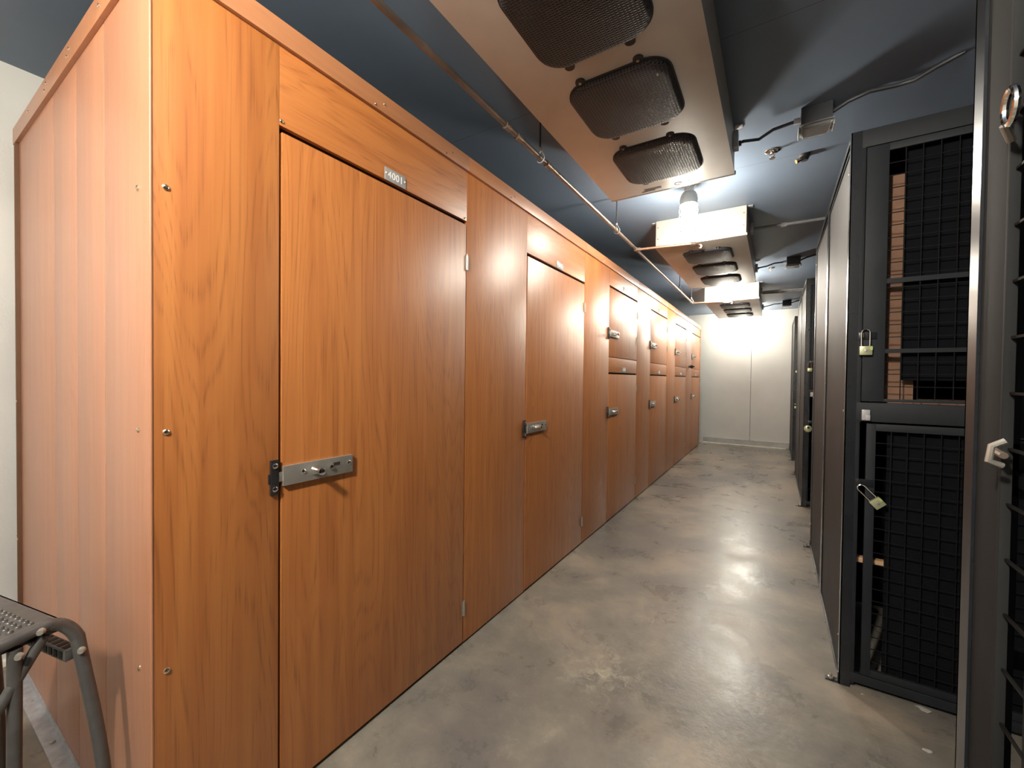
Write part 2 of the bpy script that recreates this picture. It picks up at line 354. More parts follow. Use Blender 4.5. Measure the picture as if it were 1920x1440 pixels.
def door(root, y0, z0, z1, lock_z, hinges, detail=2):
    y1 = y0+DW
    g = .006 if z1-z0 > 1.8 else .005
    d = MB().box(LX-.020, LX+.0015, y0+g, y1-.0025, z0+.004, z1-.017, .002).build('door', M['wood'], root)
    # slide latch: plate on the door
    b = MB().box(LX+.0015, LX+.014, y0+.006, y0+.258, lock_z-.031, lock_z+.031, .0012)
    b.box(LX+.014, LX+.0147, y0+.175, y0+.212, lock_z+.000, lock_z+.020)
    b.build('latch_plate', M['steel'], d)
    MB().box(LX+.0148, LX+.0152, y0+.180, y0+.205, lock_z+.003, lock_z+.014).build('latch_slot', M['gap'], d)
    MB().box(LX+.003, LX+.009, y0-.010, y0+.008, lock_z-.016, lock_z+.014, .001).build('latch_bolt', M['steel'], d)
    MB().lathe([(.016, .0), (.015, .006), (.011, .014), (.0105, .028), (.012, .030), (.012, .040), (.007, .043)], (LX+.014, y0+.112, lock_z+.001), 18, 'X').build('latch_knob', M['chrome'], d)
    MB().lathe([(.007, 0), (.007, .009), (.004, .010)], (LX+.0145, y0+.168, lock_z+.002), 12, 'X').build('key_cylinder', M['chrome'], d)
    for yy, dz in ((.072, .004), (.243, .004)):
        screw(LX+.014, y0+yy, lock_z+dz, 'X', .0075, .004).build('screw', M['chrome'], d)
    # strike plate on the frame
    s = MB().box(LX+.0005, LX+.010, y0-.030, y0-.006, lock_z-.054, lock_z+.054, .001)
    s.box(LX+.0005, LX+.008, y0-.036, y0-.028, lock_z-.018, lock_z+.012, .003)
    st = s.build('strike_plate', M['dark_steel'], root)
    for dz in (.036, -.036):
        screw(LX+.010, y0-.018, lock_z+dz, 'X', .0085, .005).build('screw', M['chrome'], st)
    for hz in hinges:
        h = MB(); h.tube([(LX+.005, y1+.002, hz-.036), (LX+.005, y1+.002, hz+.036)], .0055, 10)
        h.tube([(LX+.005, y1+.002, hz+.036), (LX+.005, y1+.002, hz+.042)], .0038, 8)
        h.box(LX+.0012, LX+.0035, y1-.010, y1+.014, hz-.034, hz+.034)
        h.build('hinge', M['steel'], root)
    return d
plates = ['4001', '4002', '4003', '4005', '4007', '4009']; lowers = [None, None, '4004', '4006', '4008', '4010']
words = ['first full-height wood-grain locker, numbered 4001, nearest the camera',
         'second full-height wood-grain locker from the camera, one tall door',
         'nearest two-tier wood-grain locker, right after the two full-height ones',
         'second two-tier wood-grain locker along the row from the camera',
         'two-tier wood-grain locker second from the pale end wall',
         'farthest two-tier wood-grain locker, against the pale end wall']
lockers = []
for k in range(6):
    d0 = D0 + P*k; d1 = d0+DW; ya = PY0 if k == 0 else D0+P*(k-1)+DW+.004; yb = d1+.004
    if k == 5: yb = 9.25
    # module: filler before the door, the door bay
    root = empty('storage_locker', (LX-.4, (ya+yb)/2, 0), words[k], 'locker', 'storage lockers in the left row')
    lockers.append(root)
    # filler panel left of the door
    f0 = ya+.001; f1 = d0-.002
    MB().box(LX-.018, LX, f0, f1, .012, TOP-.002, .0015).build('filler_panel', M['wood'], root)
    if k == 5:
        MB().box(LX-.018, LX, d1+.004, yb, .012, TOP-.002, .0015).build('end_stile', M['wood'], root)
        MB().box(LX-.012, LX+.010, yb-.020, yb+.004, .012, TOP+.002, .001).build('corner_trim', M['trim'], root)
    two = k >= 2
    dt = 2.220 if two else 2.126
    MB().box(LX-.018, LX-.0003, d0-.0015, d1+.003, dt+.002, TOP-.002, .0015).build('header_panel', M['wood_h'], root)
    # carcase: dark back of the door gaps, sides, top
    MB().box(LX-.40, LX-.022, f0, yb-.002, .0, TOP-.012).build('carcase', M['gap'], root)
    if two:
        door(root, d0, 1.555, dt, 1.775, (2.055, 1.775+.0))
        MB().box(LX-.018, LX-.0003, d0-.0015, d1+.003, 1.412, 1.553, .0015).build('middle_panel', M['wood_h'], root)
        door(root, d0, .012, 1.412, 1.04, (1.248, .213))
        number_plate(root, d0+.46, dt+.012, plates[k]); number_plate(root, d0+.46, 1.416, lowers[k])
    else:
        door(root, d0, .012, dt, 1.036, (1.922, .186))
        number_plate(root, d0+.46, dt+.001, plates[k])
    # top trim angle
    a = ya if k else PY0-.013; e = yb
    tm = MB().box(LX-.06, LX+.013, a, e-.001, TZ, TOP+.003, .0015)
    tm.build('top_trim', M['trim'], root)
    for sy_ in ((.40, .80) if k == 0 else (.10,)):
        for dy in (0, .035):
            screw(LX+.013, a+sy_+dy*1.2+.28, TZ+.012+dy*.6, 'X', .005, .004).build('screw', M['brass_screw'], root)
    if k == 0:
        for z in (1.825, 1.205, .590):
            screw(LX, .416, z, 'X', .0075, .005).build('screw', M['brass_screw'], root)
        screw(LX, .706, 2.142, 'X', .006, .004).build('screw', M['brass_screw'], root)
        screw(LX, d1-.012, 2.138, 'X', .005, .004).build('screw', M['brass_screw'], root)
        # side wall of the bank
        xs = [-1.309, -1.666, -1.958, -2.254, -2.862]
        for i in range(4):
            MB().box(xs[i+1]+.0012, xs[i]-(.0012 if i else 0), PY0, PY0+.018, .006, TOP-.002, .0012).build('side_panel', M['wood_haze'], root)
        MB().box(-2.862, LX-.021, PY0+.019, PY0+.03, .006, TOP-.02).build('side_backing', M['gap'], root)
        MB().box(-2.905, LX+.013, PY0-.013, PY0+.05, TZ, TOP+.003, .0015).build('side_top_trim', M['trim'], root)
        ct = MB().box(-2.905, -2.860, PY0-.010, PY0+.06, .006, TZ, .001)
        ct.build('back_corner_trim', M['trim'], root)
        MB().box(-2.880, -2.876, PY0-.0125, PY0-.0095, .006, TZ).box(-2.862, -2.858, PY0-.0125, PY0-.0002, .006, TZ).build('trim_groove', M['carcase'], root)
        MB().tube([(LX-.001, PY0+.001, .006), (LX-.001, PY0+.001, TZ)], .0032, 12).build('corner_edge_highlight', M['wood_haze'], root)  # laminate edge; its paler colour stands in for the corner highlight
        for z in (1.83, 1.207, .583):
            screw(-1.392, PY0, z, 'Y', .0075, -.005).build('screw', M['brass_screw'], root)
        for x, z in ((-2.273, 2.412), (-2.30, 2.395), (-1.968, 2.412), (-1.99, 2.395), (-1.651, 2.404), (-2.582, 2.412)):
            screw(x, PY0-.013, z, 'Y', .006, -.004).build('screw', M['brass_screw'], root)
        for x, z in ((-2.868, 1.223), (-2.885, .613), (-2.868, .60)):
            screw(x, PY0-.010, z, 'Y', .005, -.004).build('screw', M['brass_screw'], root)
        tr = MB(); tr.box(-2.90, LX+.02, PY0-.045, PY0+.0, 0, .005, .001); tr.box(-2.90, LX+.02, PY0-.004, PY0-.0005, .0, .03)
        tk = tr.build('floor_track', M['galv'], root)
        for x in (-2.55, -2.2, -1.7):
            MB().lathe([(.008, 0), (.008, .003), (.003, .006)], (x, PY0-.022, .005), 10).build('screw', M['steel'], tk)

# ------------------------------------------------------------------ wire cage lockers (right)
CX = .265; CW = 1.0; CD = .905
def mesh_grid(b, x0, x1, z0, z1, y, p=.052, r=.0016):
    nx = max(1, round((x1-x0)/p)); nz = max(1, round((z1-z0)/p))
    for i in range(1, nx):
        x = x0+(x1-x0)*i/nx; b.box(x-r, x+r, y-r, y+r, z0, z1)
    for j in range(1, nz):
        z = z0+(z1-z0)*j/nz; b.box(x0, x1, y+r, y+3*r, z-r, z+r)
    return b
def side_grid(b, y0, y1, z0, z1, x, p=.052, r=.0016):
    ny = max(1, round((y1-y0)/p)); nz = max(1, round((z1-z0)/p))
    for i in range(1, ny):
        y = y0+(y1-y0)*i/ny; b.box(x-r, x+r, y-r, y+r, z0, z1)
    for j in range(1, nz):
        z = z0+(z1-z0)*j/nz; b.box(x-3*r, x-r, y0, y1, z-r, z+r)
    return b
def cage(y_door, sgn, depth, label, open_side=False):
    """door plane at y_door, body extends away from the aisle: sgn=+1 body towards +y"""
    root = empty('wire_cage_locker', (CX+.5, y_door+sgn*depth/2, 0), label, 'cage locker', 'black cage lockers on the right')
    yf = lambda t: y_door+sgn*t
    def bx(b, x0, x1, t0, t1, z0, z1, bev=0):
        a, c = sorted((yf(t0), yf(t1))); return b.box(x0, x1, a, c, z0, z1, bev)
    T = 2.44; X0 = CX; X1 = CX+CW
    for (x, t) in ((X0, 0), (X1-.04, 0), (X0, depth-.04), (X1-.04, depth-.04)):
        p = MB()
        if x == X0:   # angle posts, outer legs
            bx(p, x, x+.004, t, t+.038, 0, T); ty = 0 if t == 0 else depth-.004
            bx(p, x, x+.038, ty, ty+.004, 0, T)
            bx(p, x+.004, x+.030, t+.004 if t == 0 else t+.010, t+.030 if t == 0 else t+.034, 0, T)
        else: bx(p, x, x+.04, t, t+.038, 0, T)
        p.build('corner_post', M['cage'], root)
    for t in (.019,):
        fp = MB(); bx(fp, X0-.048, X0-.0005, t-.016, t+.020, 0, .004, .001); bx(fp, X0-.004, X0-.0002, t-.016, t+.02, .004, .05)
        f = fp.build('foot_plate', M['cage'], root)
        MB().lathe([(.0105, 0), (.0105, .007), (.0055, .008), (.0055, .020), (.003, .022)], (X0-.027, yf(t+.002), .004), 8).build('anchor_bolt', M['steel'], f)
    # corridor side
    s = MB(); bx(s, X0-.001, X0+.02, .038, depth-.04, T-.030, T, .001); s.build('side_top_rail', M['cage'], root)
    s = MB(); bx(s, X0+.000, X0+.02, .038, depth-.04, T-.066, T-.056, .001); s.build('panel_edge_rail', M['cage'], root)
    s = MB(); bx(s, X0-.001, X0+.02, .038, depth-.04, 0.012, .040, .001); s.build('side_bottom_rail', M['cage'], root)
    if open_side:
        q = MB(); bx(q, X0+.004, X0+.010, .038, .128, .04, T-.03, .001); bx(q, X0+.001, X0+.012, .122, .130, .04, T-.03, .001)
        q.build('side_stile', M['stile'], root)
        g = MB(); a, c = sorted((yf(.13), yf(depth-.04))); side_grid(g, a, c, .04, T-.03, X0+.012, .0762, .0018); g.build('side_mesh', M['wire'], root)
        lb = MB(); bx(lb, X0+.05, X0+.056, .16, depth-.05, .04, T-.04); lb.build('side_liner', M['liner'], root)
    else:
        q = MB(); bx(q, X0+.006, X0+.012, .036, depth-.038, .040, T-.062)
        # shallow folded pan edge
        bx(q, X0+.001, X0+.012, .040, .052, .040, T-.062, .001); q.build('side_panel', M['cage_panel'], root)
        for zz in (2.28, 1.22, .20):
            MB().lathe([(.005, 0), (.005, -.003), (.002, -.004)], (X0+.001, yf(.046), zz), 8, 'X').build('screw', M['steel'], root)
    # partition, other side, top
    q = MB(); bx(q, X0+.01, X1-.005, depth-.010, depth-.004, .02, T-.01); q.build('partition', M['liner'], root)
    q = MB(); bx(q, X1-.008, X1-.002, .04, depth-.04, .02, T-.01); q.build('far_side_panel', M['liner'], root)
    q = MB(); bx(q, X0+.01, X1-.005, .006, depth-.006, T-.012, T-.006); q.build('light_blocking_roof', M['liner'], root)  # unseen solid top, added to keep ceiling light out of the cage
    # front: head and middle rails
    q = MB(); bx(q, X0+.038, X1-.04, 0, .018, T-.075, T, .001); q.build('head_rail', M['cage_face'], root)
    q = MB(); bx(q, X0+.038, X1-.04, .0, .03, 1.180, 1.262, .001); q.build('middle_rail', M['cage_face'], root)
    q = MB(); bx(q, X0+.030, X0+.052, .001, .030, .02, T-.07, .001); q.build('lock_stile', M['cage_face'], root)
    q = MB(); bx(q, X0+.038, X1-.04, .0, .018, .03, .07, .001); q.build('sill_rail', M['cage_face'], root)
    q = MB(); bx(q, X0+.03, X1-.04, .03, depth-.05, 1.205, 1.221); q.build('tier_shelf', M['liner'], root)
    for nm, z0, z1, lz in (('upper_door', 1.268, T-.080, 1.565), ('lower_door', .075, 1.172, .93)):
        d = MB(); xa = X0+(.054 if nm == 'upper_door' else .074); xs_ = X0+.127 if nm == 'upper_door' else X0+.105
        bx(d, xa, xs_, -.004, .012, z0, z1, .001)                      # solid lock stile of the door
        bx(d, X1-.085, X1-.045, -.004, .012, z0, z1, .001)
        bx(d, xs_, X1-.085, -.004, .012, z1-.03, z1, .001); bx(d, xs_, X1-.085, -.004, .012, z0, z0+.03 if nm == 'lower_door' else z0+.012, .001)
        if nm == 'upper_door':
            bx(d, xs_, X1-.085, .0, .010, 1.77, 1.79); bx(d, xs_, X1-.085, .0, .010, 1.475, 1.492)
        dr = d.build(nm, M['cage_face'], root)
        g = MB(); yy = yf(.004); mesh_grid(g, xs_, X1-.085, z0+.012, z1-.03, yy, .052); g.build('wire_mesh', M['wire'], dr)
        h = MB(); bx(h, X0+.040, X0+.100, -.010, -.004, lz-.030, lz+.0, .001)
        h.tube([(X0+.055, yf(-.008), lz-.022), (X0+.055, yf(-.022), lz-.020), (X0+.055, yf(-.022), lz-.004), (X0+.055, yf(-.008), lz-.002)], .003, 8)
        h.build('hasp', M['cage'], dr)
    q = MB(); bx(q, X0+.190, X1-.05, .045, .052, 1.36, T-.09); q.build('liner_board', M['liner'], root)
    q = MB(); bx(q, X0+.150, X1-.05, .045, .052, .03, 1.17); q.build('lower_shade_sheet', M['liner'], root)  # black sheet added to stand in for shade in the lower interior
    b = MB(); bx(b, X0+.055, X0+.083, -.016, -.004, 1.186, 1.232, .003); bx(b, X0+.066, X0+.083, -.024, -.016, 1.186, 1.21, .003)
    b.build('latch_bracket', M['bracket'], root)
    return root
A0, A1 = 2.335, 4.150; B0, B1 = 5.400, 7.215; C0 = 8.440
cage(A0, 1, CD, 'black cage locker nearest on the right whose mesh front shows tan cardboard behind, two padlocks')
cage(A1, -1, CD, 'black cage locker directly behind the one with tan cardboard, sharing its smooth corridor side')
cage(B0, 1, CD, 'black cage locker facing the second cross aisle, with a round disc lock')
cage(B1, -1, CD, 'black cage locker backing onto the one with the round disc lock, corridor side only seen')
cage(C0, 1, CD, 'black cage locker last but one before the pale end wall')
cage(9.78, -1, .425, 'narrow black cage locker touching the pale end wall')
cage(.974, -1, CD, 'black mesh-sided cage locker at the right edge of the picture, pale bright corner post', True)
cage(-.85, 1, CD, 'black mesh-sided cage locker behind the viewer, beside the one at the right edge', True)

# cardboard and shelf seen through the first cage
def card(name, label, cat, x0, x1, y0, y1, z0, z1, mat):
    o = MB().box(x0, x1, y0, y1, z0, z1, .002).build(name, mat); tag(o, label, cat); return o
card('cardboard_sheet', 'tall tan cardboard sheet standing behind the wire mesh of the nearest cage', 'cardboard', CX+.10, CX+.24, A0+.10, A0+.106, 1.222, 2.26, M['tan'])
card('cardboard_box', 'low tan cardboard box behind the mesh at the foot of the tall tan sheet', 'box', CX+.10, CX+.80, A0+.13, A0+.50, 1.222, 1.275, M['tan'])
card('wooden_board', 'pale wooden board across the lower part of the nearest cage, behind its mesh', 'board', CX+.013, CX+.990, A0+.053, A0+.088, .545, .567, M['lightwood'])

# padlocks
def padlock(name, label, loc, tilt=0., scale=1., body='lockbody', yaw=0., long=True):
    root = empty(name, loc, label, 'padlock', 'padlocks on the cage doors')
    x, y, z = loc; sh = .060 if long else .032
    w2 = .021
    # shackle hangs from loc (top of arch is at loc)
    pts = []
    for i in range(9):
        a = PI*i/8; pts.append((x-math.cos(a)*.014, y, z-.014+math.sin(a)*.014))
    pts = [(x-.014, y, z-.014-sh)]+pts+[(x+.014, y, z-.014-sh)]
    MB().tube(pts, .0034, 8).build('shackle', M['chrome'], root)
    zb = z-.014-sh
    b = MB().box(x-w2, x+w2, y-.011, y+.011, zb-.036, zb+.002, .002).build('lock_body', M[body], root)
    MB().lathe([(.006, 0), (.006, -.0015), (.003, -.002)], (x, y-.011, zb-.018), 12, 'Y').build('face_rivet', M['steel'], b)
    MB().box(x+.012, x+.0215, y-.0122, y-.0108, zb-.016, zb-.001).build('green_sticker', M['lockgreen'], b)
    root.rotation_euler = (0, tilt, yaw); root.scale = (scale,)*3
    return root
padlock('padlock', 'long-shackle greenish padlock hanging upright on the nearest cage door', (CX+.062, A0-.020, 1.577))
pl2 = padlock('padlock', 'padlock with green label lying slanted on the lower door of the nearest cage', (CX+.050, A0-.026, .905), tilt=-.75, scale=1.0)
padlock('padlock', 'small padlock hanging high on the second cage row door, above the round disc lock', (CX+.045, B0-.020, 1.555), scale=.95)
dl = empty('disc_padlock', (CX+.040, B0-.026, .846), 'round disc padlock on the second cage row door', 'padlock', 'padlocks on the cage doors')
MB().lathe([(.030, -.012), (.036, -.008), (.036, .008), (.030, .012)], (CX+.040, B0-.026, .846), 24, 'Y').build('lock_body', M['lockbody'], dl)
MB().lathe([(.012, 0), (.012, -.003), (.004, -.004)], (CX+.043, B0-.038, .858), 14, 'Y').build('shackle_recess', M['rubber'], dl)
padlock('padlock', 'tiny padlock on the cage door nearest the pale end wall, upper tier', (CX+.045, C0-.020, 1.56), scale=.9, long=False)
padlock('padlock', 'tiny padlock on the cage door nearest the pale end wall, lower tier', (CX+.040, C0-.020, .96), scale=.9, long=False)
# hardware on the near cage at the right edge
r = empty('ring_padlock', (CX-.012, .808, 1.712), 'round shackle padlock at upper right picture edge on black cage', 'padlock', 'padlocks on the cage doors')
pts = [(CX-.014, .800+math.cos(a)*.017, 1.712+math.sin(a)*.022) for a in [2*PI*i/16 for i in range(16)]]
MB().tube(pts, .0042, 8, closed=True).build('shackle', M['chrome'], r)
MB().tube([(CX-.014, .816, 1.696), (CX-.002, .832, 1.680)], .005, 8).build('staple', M['steel'], r)
r = empty('slide_bolt', (CX-.01, .82, 1.26), 'small tarnished slide bolt low on the black cage at the right edge', 'bolt')
MB().tube([(CX-.008, .846, 1.262), (CX-.008, .808, 1.258)], .0045, 8).build('bolt_rod', M['solder'], r)
MB().tube([(CX-.008, .812, 1.244), (CX-.022, .808, 1.25), (CX-.020, .806, 1.27), (CX-.008, .804, 1.278)], .004, 8).build('bolt_handle', M['steel'], r)

# ------------------------------------------------------------------ ceiling cooling units
UX0, UX1, UZ = -.922, -.213, 2.520
def rrect(x0, x1, y0, y1, r, n=6, sq=(0, 0, 0, 0)):
    out = []
    for cx, cy_, a0 in ((x1-r, y1-r, 0), (x0+r, y1-r, PI/2), (x0+r, y0+r, PI), (x1-r, y0+r, 1.5*PI)):
        for i in range(n+1):
            a = a0+PI/2*i/n; out.append((cx+r*math.cos(a), cy_+r*math.sin(a)))
    return out
def cooling_unit(y0, label):
    y1 = y0+1.885
    root = empty('cooling_unit', ((UX0+UX1)/2, (y0+y1)/2, UZ), label, 'cooling unit', 'ceiling cooling units over the aisle')
    MB().box(UX0+.004, UX1-.004, y0+.004, y1-.004, UZ+.003, H-.002).build('housing', M['unit'], root)
    MB().box(UX0-.002, UX1+.002, y0-.002, y1+.002, UZ-.002, UZ+.004, .001).build('bottom_panel', M['unit'], root)
    for ya, s in ((y0, -1), (y1, 1)):
        e = MB(); a, c = sorted((ya, ya+s*-.006)); e.box(UX0+.002, UX1-.002, a, c, UZ+.004, H-.0015, .001)
        a, c = sorted((ya-.0005, ya+s*.003)); e.box(UX0+.012, UX1-.010, a, c, UZ+.030, H-.055, .001)
        a, c = sorted((ya, ya+s*.012)); e.box(UX0-.006, UX1+.006, a, c, UZ-.003, UZ+.016, .001)
        ep = e.build('end_panel', M['unit'], root)
        for x, z in ((UX0+.02, 2.70), (UX0+.02, 2.60), (UX1-.02, 2.70), (UX1-.02, 2.60), (-.50, 2.712)):
            screw(x, ya+s*.003, z, 'Y', .0055, s*.004).build('screw', M['solder'], ep)
    for x, s in ((UX0, -1), (UX1, 1)):
        for yy in (y0+.02, y1-.06):
            a, c = sorted((x, x+s*.04)); MB().box(a, c, yy, yy+.04, H-.008, H-.0005, .001).build('mounting_tab', M['galv'], root)
    for gy in (.235, .765, 1.310):
        ya, yb = y0+gy, y0+gy+.405
        g = MB(); t = bmesh.new(); rings = []
        for ins, dz in ((0, -.002), (0, -.014), (.004, -.020), (.012, -.0245), (.024, -.026)):
            rings.append([t.verts.new((px_, py_, UZ+dz)) for px_, py_ in rrect(-.742+ins, -.345-ins, ya+ins, yb-ins, .090-ins*.6, 9)])
        for A_, B_ in zip(rings, rings[1:]):
            for i in range(len(A_)): t.faces.new((A_[i], A_[(i+1) % len(A_)], B_[(i+1) % len(A_)], B_[i]))
        t.faces.new(rings[-1]); t.faces.new(rings[0]); g.add(t)
        gd = g.build('fan_guard', M['guard'], root)
        rim = MB(); rim.prism(rrect(-.748, -.339, ya-.006, yb+.006, .095, 9), UZ-.008, UZ-.001)
        for ex, ey in ((-.665, ya-.014), (-.44, ya-.014), (-.665, yb+.014), (-.44, yb+.014)):
            rim.lathe([(.019, -.010), (.019, -.001)], (ex, ey, UZ), 14); 
        rim.build('guard_flange', M['guard_rim'], gd)
        for ex, ey in ((-.665, ya-.014), (-.44, ya-.014)):
            MB().lathe([(.006, 0), (.006, -.004), (.002, -.006)], (ex, ey, UZ-.010), 8).build('guard_screw', M['steel'], gd)
        MB().lathe([(.004, 0), (.004, -.004)], (-.39, ya+.07, UZ-.026), 8).build('guard_stud', M['steel'], gd)
    # drain stub, rub marks and label by the far end
    MB().box(-.70, -.60, y1-.062, y1-.040, UZ-.0032, UZ-.0019).box(-.72, -.64, y1-.035, y1-.024, UZ-.0032, UZ-.0019).build('label_strip', M['mark'], root)
    for x in (-.505, -.44):
        MB().tube([(x+.02*math.cos(t*PI/6), y1-.045+.016*math.sin(t*PI/6), UZ-.003) for t in range(12)], .003, 6, closed=True).build('drain_ring', M['steel'], root)
    MB().tube([(-.56, y0+.07, UZ+.0), (-.56, y0+.07, UZ-.035)], .012, 12).build('drain_stub', M['solder'], root)
    c = MB(); c.box(UX1-.002, UX1+.022, y1-.10, y1-.04, UZ+.10, UZ+.19, .002); c.build('side_bracket', M['galv'], root)
    return root
U = [.770, 3.820, 6.868]
for y0, lb in zip(U, ('cooling unit nearest the camera, three black fan guards underneath, cut by the top edge',
                      'middle cooling unit with a cream end panel behind the nearest lamp',
                      'cooling unit farthest along the ceiling, near the end wall')):
    cooling_unit(y0, lb)

# ------------------------------------------------------------------ caged lamps
def lamp(x, y, label, power=1.0):
    root = empty('caged_lamp', (x, y, H), label, 'lamp', 'vapour-tight ceiling lamps')
    b = MB(); b.lathe([(.052, -.001), (.052, -.012), (.046, -.018), (.034, -.022), (.034, -.066)], (x, y, H), 22); b.build('mounting_box', M['hood'], root)
    h = MB(); h.lathe([(.034, -.060), (.040, -.068), (.050, -.088), (.056, -.125), (.058, -.140), (.058, -.152)], (x, y, H), 24)
    for k in range(20):
        a = 2*PI*k/20; c_, s_ = math.cos(a), math.sin(a)
        h.tube([(x+c_*.042, y+s_*.042, H-.066), (x+c_*.053, y+s_*.053, H-.088), (x+c_*.059, y+s_*.059, H-.126)], .0026, 5)
    h.build('ribbed_hood', M['hood'], root)
    g = MB(); g.lathe([(.047, -.1525), (.050, -.165), (.050, -.300), (.047, -.322), (.038, -.340), (.022, -.351), (.006, -.354)], (x, y, H), 24)
    g.build('globe', globe_mat(power), root)
    w_ = MB()
    for k in range(6):
        a = PI*2*k/6+.3; c_, s_ = math.cos(a), math.sin(a); pts = []
        for j in range(17):
            t = j/16; z = -.150-.185*t; rr = .0615+.0035*math.cos(t*2*PI*4)
            pts.append((x+c_*rr, y+s_*rr, H+z))
        for j in range(1, 6):
            t = j/5; rr = .0615*math.cos(t*PI/2); pts.append((x+c_*rr, y+s_*rr, H-.335-.032*math.sin(t*PI/2)))
        w_.tube(pts, .0017, 6)
    for z in (-.20, -.27, -.325):
        w_.tube([(x+.0635*math.cos(2*PI*i/20), y+.0635*math.sin(2*PI*i/20), H+z) for i in range(20)], .0017, 6, closed=True)
    w_.build('wire_guard', M['chrome'], root)
    return root
LXs = -.545
lamp(LXs, 3.20, 'nearest glowing caged lamp, in front of the cream unit panel', .55)
lamp(LXs-.02, 6.25, 'middle glowing caged lamp, before the second cream unit panel', .85)
lamp(LXs-.005, 9.30, 'farthest glowing caged lamp, close to the end wall', .75)
lamp(LXs, -.85, 'caged lamp on the ceiling just behind the viewer', 2.7)
lamp(LXs, .15, 'caged lamp straight above the viewer, before the near unit', .13)

# ------------------------------------------------------------------ condensate pipe, hangers
PX, PZ = -1.056, 2.500
pr = empty('drain_pipe', (PX, 3.0, PZ), 'copper drain pipe running under the ceiling above the lockers', 'pipe')
MB().tube([(PX, -3.0, PZ+.02), (PX, 1.9, PZ+.005), (PX, 3.7, PZ), (PX, 6.70, PZ-.01)], .0125, 12).build('main_run', M['tarnished'], pr)
for yb_, y_end in ((3.70, 3.89), (6.70, 6.94)):
    MB().tube([(PX, yb_, PZ), (-.66, yb_+.05, PZ-.005), (-.60, yb_+.06, PZ-.003), (-.565, y_end-.03, PZ-.004), (-.56, y_end, PZ)], .0115, 12).build('branch_pipe', M['copper'], pr)
    MB().tube([(PX, yb_-.03, PZ), (PX, yb_+.03, PZ)], .017, 12).tube([(PX-.02, yb_, PZ), (PX+.035, yb_+.004, PZ)], .017, 12).build('tee_fitting', M['solder'], pr)
    MB().tube([(-.62, yb_+.055, PZ-.004), (-.585, yb_+.075, PZ-.003)], .016, 12).tube([(-.56, y_end-.03, PZ-.004), (-.56, y_end-.002, PZ-.001)], .016, 12).build('elbow_fitting', M['solder'], pr)
for yy in (1.60, 1.70, 2.0, 3.12):
    MB().tube([(PX, yy-.02, PZ+.003), (PX, yy+.02, PZ+.003)], .0165, 12).build('coupling', M['solder'], pr)
hw = ['nearest to the camera', 'by the near corner of the middle unit', 'below the side of the middle unit', 'farthest from the camera']
for (yy, hi) in zip((1.918, 3.159, 5.69, 6.575), hw):
    hr = empty('pipe_hanger', (PX, yy, H), 'thin rod hanger holding the drain pipe, ' + hi, 'hanger', 'rod hangers on the drain pipe')
    MB().tube([(PX-.004, yy, H-.001), (PX-.004, yy, PZ+.055)], .0048, 8).build('rod', M['rod'], hr)
    q = MB(); q.tube([(PX-.004, yy, PZ+.060), (PX-.004, yy, PZ+.045)], .009, 6)
    q.tube([(PX+.022*math.sin(a), yy, PZ+.004+.024*math.cos(a)+(.012 if abs(a) < .4 else 0)) for a in [2*PI*i/16 for i in range(16)]], .0028, 6, closed=True)
    q.build('clevis_ring', M['galv'], hr)

# refrigerant lines to the right wall
for (x0, ya, n_, lb) in ((UX1, 4.26, 1, 'grey refrigerant pipe crossing from the middle unit to the right'),
                    (UX1, 7.36, 2, 'pair of grey refrigerant pipes crossing from the far unit to the right')):
    rr_ = empty('refrigerant_pipe', (.5, ya, 2.70), lb, 'pipe', 'pipes from the cooling units to the right wall')
    for j in range(n_):
        MB().tube([(x0+.002, ya+j*.10, 2.695), (.3, ya+.03+j*.10, 2.70), (1.44, ya+.10+j*.10, 2.70)], .013 if j == 0 else .022, 10).build('pipe_run', M['pipe_grey'], rr_)
        MB().tube([(.02, ya+.02+j*.10, 2.6975), (.06, ya+.023+j*.10, 2.698)], .019 if j == 0 else .028, 10).build('coupling', M['galv'], rr_)
    MB().box(UX1+.003, UX1+.03, ya-.02, ya+.05, 2.66, 2.75, .002).build('pipe_flange', M['galv'], rr_)

